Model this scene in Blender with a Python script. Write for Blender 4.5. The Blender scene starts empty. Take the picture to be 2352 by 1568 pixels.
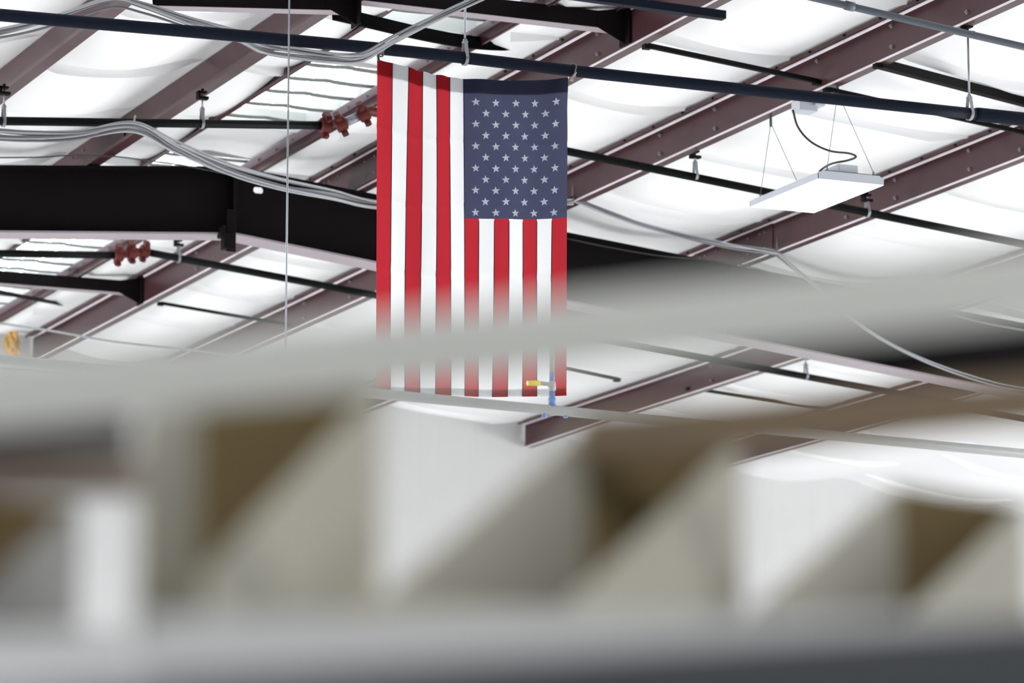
import bpy, bmesh, math, random
from mathutils import Vector, Matrix
random.seed(7)
C = bpy.context.scene.collection
S = bpy.context.scene

# ------------------------------------------------------------------ camera
# world: X across the building, Y along the purlins (away), Z up, floor at 0
F, CX, CY, CH = 8600.0, 1176.0, 784.0, 1.6
_vx, _vy = -2700 - CX, -(2300 - CY)
PITCH = math.atan2(-_vy, F)
AZ = math.atan2(-_vx, math.hypot(F, _vy))
FW = Vector((math.sin(AZ)*math.cos(PITCH), math.cos(AZ)*math.cos(PITCH), math.sin(PITCH)))
RT = Vector((math.cos(AZ), -math.sin(AZ), 0))
UP = RT.cross(FW)
CAM = Vector((0, 0, CH))
cd = bpy.data.cameras.new('camera'); cam = bpy.data.objects.new('camera', cd); C.objects.link(cam)
cam.matrix_world = Matrix(((RT.x, UP.x, -FW.x, 0), (RT.y, UP.y, -FW.y, 0), (RT.z, UP.z, -FW.z, CH), (0, 0, 0, 1)))
cd.sensor_width = 36; cd.lens = 36*F/2352; cd.clip_start = .05
cd.dof.use_dof = True; cd.dof.focus_distance = 17.3; cd.dof.aperture_fstop = 3.9
S.camera = cam

# ------------------------------------------------------------------ world, lamps, exposure
w = bpy.data.worlds.new('sky'); S.world = w; w.use_nodes = True
w.node_tree.nodes['Background'].inputs[0].default_value = (.93, .97, 1, 1)
w.node_tree.nodes['Background'].inputs[1].default_value = 5.0
S.view_settings.view_transform = 'Standard'; S.view_settings.look = 'None'
S.view_settings.gamma = 1; S.view_settings.use_curve_mapping = False
S.view_settings.exposure = -0.35
S.cycles.use_denoising = True
S.cycles.max_bounces = 8; S.cycles.diffuse_bounces = 5; S.cycles.transmission_bounces = 6
S.cycles.sample_clamp_indirect = 8
def lamp(name, loc, rot, sx, sy, power, col=(.985, .99, 1)):
    l = bpy.data.lights.new(name, 'AREA'); l.shape = 'RECTANGLE'; l.size = sx; l.size_y = sy
    l.energy = power; l.color = col
    o = bpy.data.objects.new(name, l); C.objects.link(o); o.location = loc; o.rotation_euler = rot
    return o
# daylight through the right roller door (outside the picture) and the high-bay rows down the aisles
lamp('far_bay_fill', (-7.6, 24.6, 2.2), (0, -math.pi/2, 0), 3, 4, 1600)  # unseen lamp added to brighten the purlin faces in the far bay
lamp('daylight_right_door', (24.6, 12, 1.9), (0, math.pi/2, 0), 3.4, 20, 2600)
for x, y in ((-1, 9), (-1, 15), (-1, 21), (1, 26), (8, 9), (12, 15), (16, 20), (18, 15)):
    lamp('high_bay_row', (x, y, 5.0), (0, 0, 0), 1.2, 1.2, 520 if x < 5 else 400)

lamp('foreground_fill', (0, -2.5, 5.0), (0, 0, 0), 1.2, 1.2, 200)  # unseen lamp added behind the camera to brighten the near shelf
# ------------------------------------------------------------------ helpers
def at(px, py, Y):
    """the point on the vertical plane at distance Y down the hall, read off the photograph"""
    r = FW + RT*((px-CX)/F) - UP*((py-CY)/F)
    return CAM + r*(Y/r.y)
def deep(px, py, d):
    return CAM + (FW + RT*((px-CX)/F) - UP*((py-CY)/F))*d
def mesh(name, V, Fc, mats, parent=None, smooth=False, fm=None):
    me = bpy.data.meshes.new(name); me.from_pydata([tuple(v) for v in V], [], Fc)
    for m in (mats if isinstance(mats, (list, tuple)) else [mats]): me.materials.append(m)
    if fm:
        for p, i in zip(me.polygons, fm): p.material_index = i
    if smooth:
        for p in me.polygons: p.use_smooth = True
    me.update()
    o = bpy.data.objects.new(name, me); C.objects.link(o)
    if parent: o.parent = parent
    return o
class MB:
    def __init__(s): s.V = []; s.F = []; s.M = []
    def add(s, V, Fc, mi=0):
        b = len(s.V); s.V += [Vector(v) for v in V]; s.F += [tuple(i+b for i in f) for f in Fc]; s.M += [mi]*len(Fc); return s
    def box(s, a, b, mi=0):
        x0, y0, z0 = a; x1, y1, z1 = b
        return s.add([(x0,y0,z0),(x1,y0,z0),(x1,y1,z0),(x0,y1,z0),(x0,y0,z1),(x1,y0,z1),(x1,y1,z1),(x0,y1,z1)],
                     [(0,3,2,1),(4,5,6,7),(0,1,5,4),(1,2,6,5),(2,3,7,6),(3,0,4,7)], mi)
    def bar(s, p, q, w, h, side=None, mi=0):
        """square bar between two points; w across, h up"""
        p, q = Vector(p), Vector(q); d = (q-p).normalized()
        u = Vector((0,0,1)) if side is None else Vector(side)
        a = d.cross(u).normalized()*(w/2); b = a.cross(d).normalized()*(h/2)
        V = [p-a-b, p+a-b, p+a+b, p-a+b, q-a-b, q+a-b, q+a+b, q-a+b]
        return s.add(V, [(0,1,2,3),(7,6,5,4),(0,4,5,1),(1,5,6,2),(2,6,7,3),(3,7,4,0)], mi)
    def tube(s, pts, r, n=12, cap=True, mi=0):
        pts = [Vector(p) for p in pts]; rs = r if isinstance(r, (list, tuple)) else [r]*len(pts)
        b = len(s.V); ref = None
        for i, p in enumerate(pts):
            d = (pts[min(i+1, len(pts)-1)] - pts[max(i-1, 0)]).normalized()
            if ref is None:
                ref = d.orthogonal().normalized()
            ref = (ref - d*ref.dot(d)).normalized(); bi = d.cross(ref)
            for k in range(n):
                t = 2*math.pi*k/n; s.V.append(p + (ref*math.cos(t) + bi*math.sin(t))*rs[i])
        for i in range(len(pts)-1):
            for k in range(n):
                s.F.append((b+i*n+k, b+i*n+(k+1)%n, b+(i+1)*n+(k+1)%n, b+(i+1)*n+k)); s.M.append(mi)
        if cap:
            s.F.append(tuple(b+k for k in reversed(range(n)))); s.M.append(mi)
            e = b+(len(pts)-1)*n; s.F.append(tuple(e+k for k in range(n))); s.M.append(mi)
        return s
    def prism(s, poly, d, mi=0, mi2=None):
        """polygon swept by the vector d; the swept end may take another material"""
        n = len(poly); d = Vector(d); b = len(s.V)
        s.V += [Vector(p) for p in poly] + [Vector(p)+d for p in poly]
        s.F.append(tuple(b+i for i in range(n))); s.M.append(mi)
        s.F.append(tuple(b+n+i for i in reversed(range(n)))); s.M.append(mi if mi2 is None else mi2)
        for i in range(n):
            s.F.append((b+i, b+n+i, b+n+(i+1)%n, b+(i+1)%n)); s.M.append(mi)
        return s
    def build(s, name, mats, parent=None, smooth=False, bevel=0):
        o = mesh(name, s.V, s.F, mats, parent, False, s.M)
        bm = bmesh.new(); bm.from_mesh(o.data); bmesh.ops.recalc_face_normals(bm, faces=bm.faces); bm.to_mesh(o.data); bm.free()
        if smooth:
            for p in o.data.polygons: p.use_smooth = len(p.vertices) == 4
        if bevel:
            m = o.modifiers.new('bevel', 'BEVEL'); m.width = bevel; m.segments = 2; m.limit_method = 'ANGLE'
        return o
def tag(o, label, cat, group=None):
    o['label'] = label; o['category'] = cat
    if group: o['group'] = group
    return o
def struct(o):
    o['kind'] = 'structure'; return o
def empty(name, loc=(0, 0, 0)):
    o = bpy.data.objects.new(name, None); C.objects.link(o); o.location = loc; o.empty_display_size = .1; return o
def under(o, parent):
    """parent a part built in world coordinates under an Empty that stands elsewhere"""
    o.parent = parent; o.matrix_parent_inverse = Matrix.Translation(-parent.location); return o
def spline(pts, n=8):
    """smooth curve through the points"""
    P = [Vector(p) for p in pts]; P = [P[0]*2-P[1]] + P + [P[-1]*2-P[-2]]; out = []
    for i in range(1, len(P)-2):
        for k in range(n):
            t = k/n; a, b, c, d = P[i-1:i+3]
            out.append(.5*((2*b) + (c-a)*t + (2*a-5*b+4*c-d)*t*t + (3*b-a-3*c+d)*t**3))
    return out + [P[-2]]

# ------------------------------------------------------------------ materials
def mat(name, col, rough=.5, metal=0, spec=.5, noise=0, nscale=20, emit=0, bump=0, bscale=60, transl=0):
    m = bpy.data.materials.new(name); m.use_nodes = True; nt = m.node_tree; b = nt.nodes['Principled BSDF']
    b.inputs['Base Color'].default_value = (*col, 1); b.inputs['Roughness'].default_value = rough
    b.inputs['Metallic'].default_value = metal; b.inputs['Specular IOR Level'].default_value = spec
    tc = nt.nodes.new('ShaderNodeTexCoord')
    if noise:
        n = nt.nodes.new('ShaderNodeTexNoise'); n.inputs['Scale'].default_value = nscale; n.inputs['Detail'].default_value = 5
        nt.links.new(tc.outputs['Object'], n.inputs['Vector'])
        mx = nt.nodes.new('ShaderNodeMix'); mx.data_type = 'RGBA'
        mx.inputs[6].default_value = (*[c*(1-noise) for c in col], 1); mx.inputs[7].default_value = (*[min(1, c*(1+noise)) for c in col], 1)
        nt.links.new(n.outputs['Fac'], mx.inputs[0]); nt.links.new(mx.outputs[2], b.inputs['Base Color'])
    if bump:
        n2 = nt.nodes.new('ShaderNodeTexNoise'); n2.inputs['Scale'].default_value = bscale; n2.inputs['Detail'].default_value = 3
        nt.links.new(tc.outputs['Object'], n2.inputs['Vector'])
        bp = nt.nodes.new('ShaderNodeBump'); bp.inputs['Strength'].default_value = bump; bp.inputs['Distance'].default_value = .01
        nt.links.new(n2.outputs['Fac'], bp.inputs['Height']); nt.links.new(bp.outputs['Normal'], b.inputs['Normal'])
    if emit:
        b.inputs['Emission Color'].default_value = (*col, 1); b.inputs['Emission Strength'].default_value = emit
    if transl:
        t = nt.nodes.new('ShaderNodeBsdfTranslucent'); ms = nt.nodes.new('ShaderNodeMixShader'); ms.inputs[0].default_value = transl
        t.inputs['Color'].default_value = (*col, 1)
        nt.links.new(b.outputs[0], ms.inputs[1]); nt.links.new(t.outputs[0], ms.inputs[2])
        nt.links.new(ms.outputs[0], nt.nodes['Material Output'].inputs['Surface'])
    return m
M = dict(
    vinyl=mat('white_vinyl_facing', (.9, .91, .915), .6, spec=.2, noise=.03, nscale=3, bump=.15, bscale=6),
    primer=mat('red_oxide_primer', (.058, .024, .027), .3, spec=.22, noise=.18, nscale=9),
    fold=mat('fold_highlight', (.72, .66, .7), .35, noise=.2, nscale=6),  # painted highlight for the purlin bends
    rafterpaint=mat('dark_primer', (.007, .0055, .006), .6, spec=.05, noise=.2, nscale=6),
    navy=mat('dark_navy_paint', (.007, .01, .02), .6, spec=.08),
    black=mat('black_pipe_paint', (.005, .006, .006), .55, spec=.1),
    zinc=mat('zinc_plate', (.3, .315, .34), .4, metal=.7, noise=.1),
    redpaint=mat('red_coupling_paint', (.1, .014, .011), .5, spec=.25),
    darkrod=mat('dark_steel', (.007, .006, .006), .6, spec=.06),
    wire=mat('white_cable_jacket', (.36, .37, .39), .45),
    wiregrey=mat('grey_cable_jacket', (.13, .135, .15), .45),
    wireblack=mat('black_cable_jacket', (.015, .018, .018), .45),
    conduit=mat('grey_conduit_paint', (.1, .115, .14), .45),
    bluepl=mat('blue_fitting', (.12, .2, .42), .4),
    yellow=mat('yellow_lever_sleeve', (.75, .62, .02), .45),
    airpipe=mat('grey_air_pipe', (.33, .34, .33), .4, noise=.08),
    lampbody=mat('pale_grey_lamp_enamel', (.55, .58, .64), .4),
    lens=mat('lit_lamp_lens', (.9, .93, 1), .5, emit=1.0),
    wallpanel=mat('white_wall_panel', (.6, .605, .6), .5, noise=.04, nscale=2),
    darkpanel=mat('dark_grey_wall_panel', (.1, .1, .11), .6),
    flange=mat('lit_underside_primer', (.3, .25, .28), .3, noise=.12, nscale=5),  # pale tone stands in for light on down-facing flanges
    concrete=mat('pale_concrete', (.55, .55, .55), .7, noise=.12, nscale=2, bump=.1),
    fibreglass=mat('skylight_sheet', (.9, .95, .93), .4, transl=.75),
    shadeglass=mat('shaded_skylight_sheet', (.5, .53, .52), .5, transl=.7),  # greyer sheet copy; the right slope's dimmer light is put into the colour
    netstrap=mat('grey_netting_strap', (.16, .17, .16), .7),
    strap=mat('dark_strap', (.003, .003, .003), .95, spec=.02),
    tuft=mat('yellow_glass_wool', (.6, .36, .1), .9, noise=.3, nscale=30, bump=.6),
    kraft=mat('kraft_board', (.22, .165, .08), .85, spec=.1, noise=.08, nscale=40),
    whiteboard=mat('white_corrugated_board', (.56, .54, .45), .8, spec=.15, noise=.05, nscale=40),
    shadeboard=mat('shaded_corrugated_board', (.26, .255, .25), .8, spec=.15),  # board colour darkened to hold the shade on the leftmost bin
    railgrey=mat('pale_grey_powder_coat', (.86, .87, .81), .5, noise=.03),
    shelfgrey=mat('light_grey_shelf_enamel', (.78, .79, .79), .45),
    slate=mat('slate_grey_paint', (.07, .078, .085), .5),
    slat=mat('pinkish_softwood', (.36, .28, .22), .7, noise=.15, nscale=15),
    tanwood=mat('tan_softwood', (.36, .31, .215), .75, noise=.1, nscale=12),
    plank=mat('brown_softwood', (.27, .2, .13), .75, noise=.15, nscale=12),
    boxblack=mat('black_plastic', (.035, .03, .035), .5),
)
def cloth(name, col, tr=.72):
    m = bpy.data.materials.new(name); m.use_nodes = True; nt = m.node_tree
    b = nt.nodes['Principled BSDF']; b.inputs['Base Color'].default_value = (*col, 1); b.inputs['Roughness'].default_value = .9
    b.inputs['Specular IOR Level'].default_value = .1
    tc = nt.nodes.new('ShaderNodeTexCoord'); n = nt.nodes.new('ShaderNodeTexNoise'); n.inputs['Scale'].default_value = 5; n.inputs['Detail'].default_value = 4
    nt.links.new(tc.outputs['Object'], n.inputs['Vector'])
    bp = nt.nodes.new('ShaderNodeBump'); bp.inputs['Strength'].default_value = .35; bp.inputs['Distance'].default_value = .02
    nt.links.new(n.outputs['Fac'], bp.inputs['Height']); nt.links.new(bp.outputs['Normal'], b.inputs['Normal'])
    t = nt.nodes.new('ShaderNodeBsdfTranslucent'); t.inputs['Color'].default_value = (*col, 1)
    ms = nt.nodes.new('ShaderNodeMixShader'); ms.inputs[0].default_value = tr
    nt.links.new(b.outputs[0], ms.inputs[1]); nt.links.new(t.outputs[0], ms.inputs[2])
    nt.links.new(ms.outputs[0], nt.nodes['Material Output'].inputs['Surface'])
    return m
FLAG = [cloth('red_cloth', (.46, .026, .038)), cloth('white_cloth', (.84, .86, .86)), cloth('blue_cloth', (.065, .07, .125)), cloth('star_cloth', (.66, .68, .78), .25)]

# ------------------------------------------------------------------ the shell
YA = 21.0; YE = 27.8; YN = 4.0                     # frame, end wall, near end of what is built
XL, XR_, XW0, XW1 = -8.0, 25.0, -8.0, 25.0
XRIDGE = 7.45; ZR = CH + .2373*YA                  # underside of the purlins at the ridge
def roof(x): return ZR - (.1*(x-XRIDGE) if x > XRIDGE else .085*(XRIDGE-x))
PH = .2                                            # purlin depth
PX = [-6.0, -4.4, -2.8, -1.2, .4, 2.2, 3.9, 5.52, 6.6, 8.25, 9.38, 10.88, 12.45, 13.95, 15.45, 16.95, 18.45, 20.0, 21.5, 23.0]
SKY = [(17.0, 18.02), (18.95, 20.6), (21.4, 27.3)] # ridge skylights
SX0, SX1 = 7.12, 7.78

mb = MB(); mb.box((XW0-2, -8, -.2), (XW1+2, YE+2, 0)); struct(mb.build('floor', M['concrete']))
def ribbed(name, p, q, z1, mt, step=.45, dep=.004):
    """wall of pressed sheet with vertical ribs between two floor points"""
    p, q = Vector(p), Vector(q); d = (q-p); L = d.length; d.normalize(); nrm = Vector((-d.y, d.x, 0)); m = MB(); pts = []
    n = int(L/step)
    for i in range(n):
        a = i*step
        pts += [(a, 0), (a+step*.62, 0), (a+step*.72, dep), (a+step*.9, dep)]
    pts.append((L, 0)); pts2 = [p + d*a + nrm*b for a, b in pts]
    tops = [z1(v) for v in pts2]
    V = [v for v in pts2] + [Vector((v.x, v.y, t)) for v, t in zip(pts2, tops)]
    k = len(pts2)
    m.add(V, [(i, i+1, k+i+1, k+i) for i in range(k-1)])
    m.add([p-nrm*.12, q-nrm*.12, Vector((q.x, q.y, z1(q)))-nrm*.12, Vector((p.x, p.y, z1(p)))-nrm*.12], [(0, 1, 2, 3)])
    return struct(m.build(name, mt))
zt = lambda v: roof(v.x)+PH+.1
ribbed('wall_back', (XW1, YE, 0), (XRIDGE, YE, 0), zt, M['wallpanel'])
ribbed('wall_back.001', (XRIDGE, YE, 0), (XW0, YE, 0), zt, M['wallpanel'])
ribbed('wall_left', (XW0, YE, 0), (XW0, -6, 0), zt, M['darkpanel'], 1.2)
ribbed('wall_right', (XW1, -6, 0), (XW1, YE, 0), zt, M['wallpanel'], 1.2)
ribbed('wall_front', (XW0, -6, 0), (XW1, -6, 0), lambda v: roof(v.x)+PH+.1, M['darkpanel'], 1.2)

# insulation facing: hangs in soft pillows between purlins, pinched at the roll seams
def vnoise(x, y):
    return (math.sin(x*1.7+y*.6)*math.sin(y*1.3-x*.4+1.1) + .5*math.sin(x*3.9+1.3)*math.sin(y*3.1+x*.8))
SEAM = 1.26
def sag(x, y):
    i = 0
    while i < len(PX)-2 and x > PX[i+1]: i += 1
    a, b = PX[i]+.076, PX[i+1]-.076; t = min(1, max(0, (x-a)/(b-a)))
    if t <= 0 or t >= 1: return 0
    hang = 4*t*(1-t)
    ph = ((y + .37*math.sin(i*2.3)) / SEAM) % 1.0
    pil = (abs(math.sin(math.pi*ph)))**.42
    # the lower half of each roll bellies before its seam
    pil *= .75 + .35*ph
    return hang*(.03 + .085*pil + .016*vnoise(x+i, y))
def ceil_mesh():
    xs = set()
    for a, b in zip(PX[:-1], PX[1:]):
        n = 14 if 4 < a < 16 else 4
        for k in range(n+1): xs.add(round(a+(b-a)*k/n, 4))
    xs |= {SX0, SX1, XRIDGE, XW0, XW1}
    xs = sorted(xs)
    ys = [-6, -4, -2, 0, 2, 4, 6, 8, 10]; y = 10.07
    while y < YE: ys.append(round(y, 3)); y += .07
    for a, b in SKY: ys += [a, b]
    ys.append(YE); ys = sorted(set(ys))
    V = []; Fc = []
    for y in ys:
        for x in xs:
            edge = 1.0
            V.append((x, y, roof(x)+PH+.012 - (sag(x, y) if not (SX0-.01 <= x <= SX1+.01) else .02)))
    nx = len(xs)
    for j in range(len(ys)-1):
        for i in range(nx-1):
            xm, ym = (xs[i]+xs[i+1])/2, (ys[j]+ys[j+1])/2
            if SX0 < xm < SX1 and any(a < ym < b for a, b in SKY): continue
            Fc.append((j*nx+i, (j+1)*nx+i, (j+1)*nx+i+1, j*nx+i+1))
    # the folded tab where two rolls of facing meet hangs a little below the sheet
    for i, (a, b) in enumerate(zip(PX[:-1], PX[1:])):
        off = .37*math.sin(i*2.3); k0 = int(8/SEAM)
        for k in range(k0, 40):
            y = k*SEAM - off
            if y > YE-.1 or y < 9 or not (4 < b < 17): continue
            n = 14; base = len(V)
            for j in range(n+1):
                x = a + (b-a)*j/n; z = roof(x)+PH+.012-sag(x, y); h = .07*min(1, 5*j/n, 5*(n-j)/n)
                V += [(x, y, z+.01), (x, y+.012, z-h), (x, y+.02, z-h*.9)]
            for j in range(n):
                xm = a+(b-a)*(j+.5)/n
                if SX0-.1 < xm < SX1+.1: continue
                q = base+3*j; Fc += [(q, q+1, q+4, q+3), (q+1, q+2, q+5, q+4)]
    return mesh('ceiling', V, Fc, M['vinyl'], smooth=True)
ce = struct(ceil_mesh())
# the folded tabs where two rolls of facing meet hang a little below the sheet
# skylight sheets over the ridge, with the wire netting straps that carry them
for n_, (a, b) in enumerate(SKY):
    r = empty('window_%d' % (n_+1), (XRIDGE, (a+b)/2, roof(XRIDGE)+PH+.1)); struct(r)
    m = MB()
    for x0, x1 in ((SX0-.25, XRIDGE), (XRIDGE, SX1+.25)):
        k = 10; zc = lambda x: roof(x)+PH+.13
        for i in range(k):
            xa, xb = x0+(x1-x0)*i/k, x0+(x1-x0)*(i+1)/k
            oz = .015*(i % 2)
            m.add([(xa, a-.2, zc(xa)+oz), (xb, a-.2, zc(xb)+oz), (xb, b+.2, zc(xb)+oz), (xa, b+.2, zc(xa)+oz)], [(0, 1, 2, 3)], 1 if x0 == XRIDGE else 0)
    under(m.build('pane', [M['fibreglass'], M['shadeglass']]), r)
    y = a+.12
    while y < b-.05:
        m = MB(); pts = []
        for i in range(9):
            x = SX0-.02+(SX1-SX0+.04)*i/8; pts.append((x, y, roof(x)+PH+.015-.03*4*(i/8)*(1-i/8)))
        for p, q in zip(pts[:-1], pts[1:]): m.bar(p, q, .05, .006)
        under(m.build('glazing_strap', M['netstrap']), r)
        y += .33
    # upstands round the opening
    m = MB()
    m.box((SX0-.012, a-.02, roof(SX0)+PH-.01), (SX0, b+.02, roof(SX0)+PH+.13))
    m.box((SX1, a-.02, roof(SX1)+PH-.01), (SX1+.012, b+.02, roof(SX1)+PH+.13))
    m.box((SX0, a-.012, roof(SX0)+PH-.01), (SX1, a, roof(SX0)+PH+.12)); m.box((SX0, b, roof(SX0)+PH-.01), (SX1, b+.012, roof(SX0)+PH+.12))
    under(m.build('upstand', M['wallpanel']), r)

# ------------------------------------------------------------------ purlins
bolt_me = None
def bolt_mesh():
    m = MB(); n = 6
    P = [(0, .012*math.cos(2*math.pi*k/n), .012*math.sin(2*math.pi*k/n)) for k in range(n)]
    m.prism(P, (-.009, 0, 0)); m.tube([(-.009, 0, 0), (-.016, 0, 0)], .006, 8)
    o = m.build('bolt', M['zinc']); me = o.data; bpy.data.objects.remove(o); return me
bolt_me = bolt_mesh()
_m = MB(); _m.tube([(0, 0, 0), (-.007, 0, 0)], .007, 8); _o = _m.build('screw', M['darkrod']); screw_me = _o.data; bpy.data.objects.remove(_o)
def zprofile(sg, t=.0028):
    """Z section, bottom at z=0; sg=1: top flange to -X and bottom flange to +X"""
    fl, lip = .068, .02
    o = [(-fl*sg, PH-lip), (-fl*sg, PH), (0, PH), (0, 0), (fl*sg, 0), (fl*sg, lip)]
    inn = [(-(fl-t)*sg, PH-lip), (-(fl-t)*sg, PH-t), (-t*sg, PH-t), (-t*sg, -0+0), (fl*sg-t*sg, t), (fl*sg-t*sg, lip)]
    inn[3] = (-t*sg, -t)
    # shift so that the sheet lies between the two lines
    a = o; b = [(-(fl-t)*sg, PH-lip), (-(fl-t)*sg, PH-t), (-t*sg, PH-t), (-t*sg, -t), (fl*sg+t*sg, -t), (fl*sg+t*sg, lip)]
    return a, b
def purlin(x, label, sg=1, y0=YN+2, y1=YE-.02, bolts=()):
    z = roof(x); r = empty('purlin', (x, (y0+y1)/2, z)); tag(r, label, 'purlin', 'roof purlins')
    a, b = zprofile(sg)
    def run(name, ya, yb, dx=0):
        m = MB(); V = [(x+u+dx, y, z+v+.003) for y in (ya, yb) for (u, v) in a+b]; n = 6
        idx = lambda e, s_, i: e*12+s_*6+i
        Fc = []
        for i in range(n-1):
            Fc.append((idx(0,0,i), idx(1,0,i), idx(1,0,i+1), idx(0,0,i+1)))
            Fc.append((idx(0,1,i), idx(0,1,i+1), idx(1,1,i+1), idx(1,1,i)))
            for e in (0, 1): Fc.append((idx(e,0,i), idx(e,0,i+1), idx(e,1,i+1), idx(e,1,i)))
        for i in (0, n-1): Fc.append((idx(0,0,i), idx(0,1,i), idx(1,1,i), idx(1,0,i)))
        m.add(V, Fc); return under(m.build(name, M['primer']), r)
    run('web', y0, y1)
    if sg == 1:  # thin strips with the bright bend lines put into their colour
        for nm, ex, ez in (('top_fold', -.003, PH-.004), ('bottom_fold', -.003, .0)):
            P = [(x+ex-.0015, z+ez+.006), (x+ex-.0015, z+ez-.002), (x+ex+.002, z+ez-.005), (x+ex+.004, z+ez-.003)]
            if nm == 'top_fold': P = [(x+ex-.001, z+PH-.014), (x+ex-.006, z+PH-.006), (x+ex-.014, z+PH-.003), (x+ex, z+PH-.003)]
            m = MB(); m.prism([(a_, y0, b_) for a_, b_ in P], (0, y1-y0, 0)); under(m.build(nm, M['fold']), r)
        for k in range(26):
            b_ = bpy.data.objects.new('screw', screw_me); C.objects.link(b_); b_.location = (x-.07, 14.0+k*.38+.1*math.sin(x*5), z+PH-.01); under(b_, r)
    # the doubled length where two purlins lap over the frame
    m = MB(); m.box((x-.0085, YA-.55, z+.012), (x-.0032, YA+.55, z+PH-.012)); lap = under(m.build('lap_splice', M['primer']), r)
    for by in bolts:
        for bz in (.045, .155):
            o = bpy.data.objects.new('bolt', bolt_me); C.objects.link(o); o.location = (x-.003, by, z+bz); under(o, r)
    for by in (YA-.45, YA-.38, YA-.22, YA+.22, YA+.38, YA+.45):
        for bz in (.05, .15):
            o = bpy.data.objects.new('bolt', bolt_me); C.objects.link(o); o.location = (x-.0085, by, z+bz); o.scale = (.6, .6, .6); under(o, lap)
    return r
purlin(5.52, 'red-brown steel purlin crossing the upper left corner of the ceiling', -1)
purlin(6.6, 'red-brown purlin with wide pale underside, left of the ridge skylights', -1, bolts=(16.4, 17.4))
purlin(8.25, 'red-brown purlin right of the ridge skylights, meeting both flared struts', 1, bolts=(16.2, 17.45, 18.6, 22.6, 23.9))
purlin(9.38, 'long red-brown purlin from behind the flag to the upper right, above the lamp', 1, bolts=(14.4, 15.55, 16.3, 17.1, 18.3, 19.0, 23.9, 24.8))
purlin(10.88, 'red-brown purlin running behind the hanging panel lamp to the right edge', 1, bolts=(16.4, 17.5, 18.05, 18.9, 19.5, 23.5))
purlin(12.45, 'faded red-brown purlin low on the right, above the brown plank', 1, bolts=(22.9, 24.4))
purlin(13.95, 'purlin at far lower right, mostly hidden behind the brown plank', 1)
# light angles either side of the ridge that carry the skylights
for x, lab in ((SX0-.03, 'thin dark red-brown angle along the left edge of the ridge skylights'), (SX1+.0, 'thin angle with bolted pale underside along the right edge of the ridge skylights')):
    m = MB(); z = roof(x)+PH-.08
    if x < XRIDGE:
        m.box((x, YN+4, z), (x+.003, YE-.05, z+.07)); m.box((x-.03, YN+4, z+.0), (x, YE-.05, z+.003))
    else:
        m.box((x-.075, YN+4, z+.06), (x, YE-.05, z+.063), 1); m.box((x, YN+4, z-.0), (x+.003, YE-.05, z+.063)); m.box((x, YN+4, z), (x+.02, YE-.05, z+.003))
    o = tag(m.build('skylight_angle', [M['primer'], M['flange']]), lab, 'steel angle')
    if x > XRIDGE:
        for k in range(34):
            b = bpy.data.objects.new('bolt', bolt_me); C.objects.link(b); b.location = (x-.04, 16.5+k*.3, z+.06); b.rotation_euler = (0, -math.pi/2, 0); b.parent = o

# ------------------------------------------------------------------ the frame
def rafter():
    r = empty('rafter', (XRIDGE, YA, ZR)); tag(r, 'deep black rafter bent at the ridge, crossing behind the flag', 'rafter')
    xl, xr = -7.9, 24.8
    zb = lambda x: (CH+.2175*YA) - (.112*(x-XRIDGE) if x > XRIDGE else .075*(XRIDGE-x))
    m = MB()
    # web with the small slot right of the ridge plate, left as an opening
    slot = at(593, 437, YA); hw, hh = .032, .02
    xsL = [xl, XRIDGE]; 
    def quad(x0, x1, f0=None, f1=None):
        lo = (lambda x: zb(x)) if f0 is None else f0; hi = (lambda x: roof(x)-.012) if f1 is None else f1
        V = [(x, y, z) for y in (YA-.005, YA+.005) for x, z in ((x0, lo(x0)), (x1, lo(x1)), (x1, hi(x1)), (x0, hi(x0)))]
        m.add(V, [(0,1,2,3),(7,6,5,4),(0,4,5,1),(2,6,7,3)])
    quad(xl, XRIDGE); quad(XRIDGE, slot.x-hw); quad(slot.x+hw, xr)
    quad(slot.x-hw, slot.x+hw, None, lambda x: slot.z-hh); quad(slot.x-hw, slot.x+hw, lambda x: slot.z+hh, None)
    for sx in (-1, 1):
        for sz in (-1, 1):
            cx_, cz_ = slot.x+sx*hw, slot.z+sz*hh
            m.prism([(cx_, YA-.005, cz_), (cx_-sx*.011, YA-.005, cz_), (cx_, YA-.005, cz_-sz*.011)], (0, .01, 0))
    under(m.build('web', M['rafterpaint']), r)
    m = MB()
    for a, b in ((xl, XRIDGE), (XRIDGE, xr)):
        V = [(x, y, zb(x)+dz) for dz in (-.012, 0) for x in (a, b) for y in (YA-.1, YA+.1)]
        m.add(V, [(0,1,3,2),(4,6,7,5),(0,4,5,1),(1,5,7,3),(3,7,6,2),(2,6,4,0)])
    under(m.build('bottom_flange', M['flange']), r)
    m = MB()
    for a, b in ((xl, XRIDGE), (XRIDGE, xr)):
        V = [(x, y, roof(x)+dz-.008) for dz in (-.012, 0) for x in (a, b) for y in (YA-.1, YA+.1)]
        m.add(V, [(0,1,3,2),(4,6,7,5),(0,4,5,1),(1,5,7,3),(3,7,6,2),(2,6,4,0)])
    under(m.build('top_flange', M['rafterpaint']), r)
    m = MB(); m.box((XRIDGE-.012, YA-.095, zb(XRIDGE)), (XRIDGE+.012, YA+.095, roof(XRIDGE)-.012)); under(m.build('ridge_plate', M['rafterpaint']), r)
    m = MB(); p = at(1670, 600, YA); m.box((p.x-.008, YA-.095, zb(p.x)), (p.x+.008, YA+.095, roof(p.x)-.012)); under(m.build('stiffener', M['rafterpaint']), r)
    return r, zb
raf, ZB = rafter()
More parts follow.
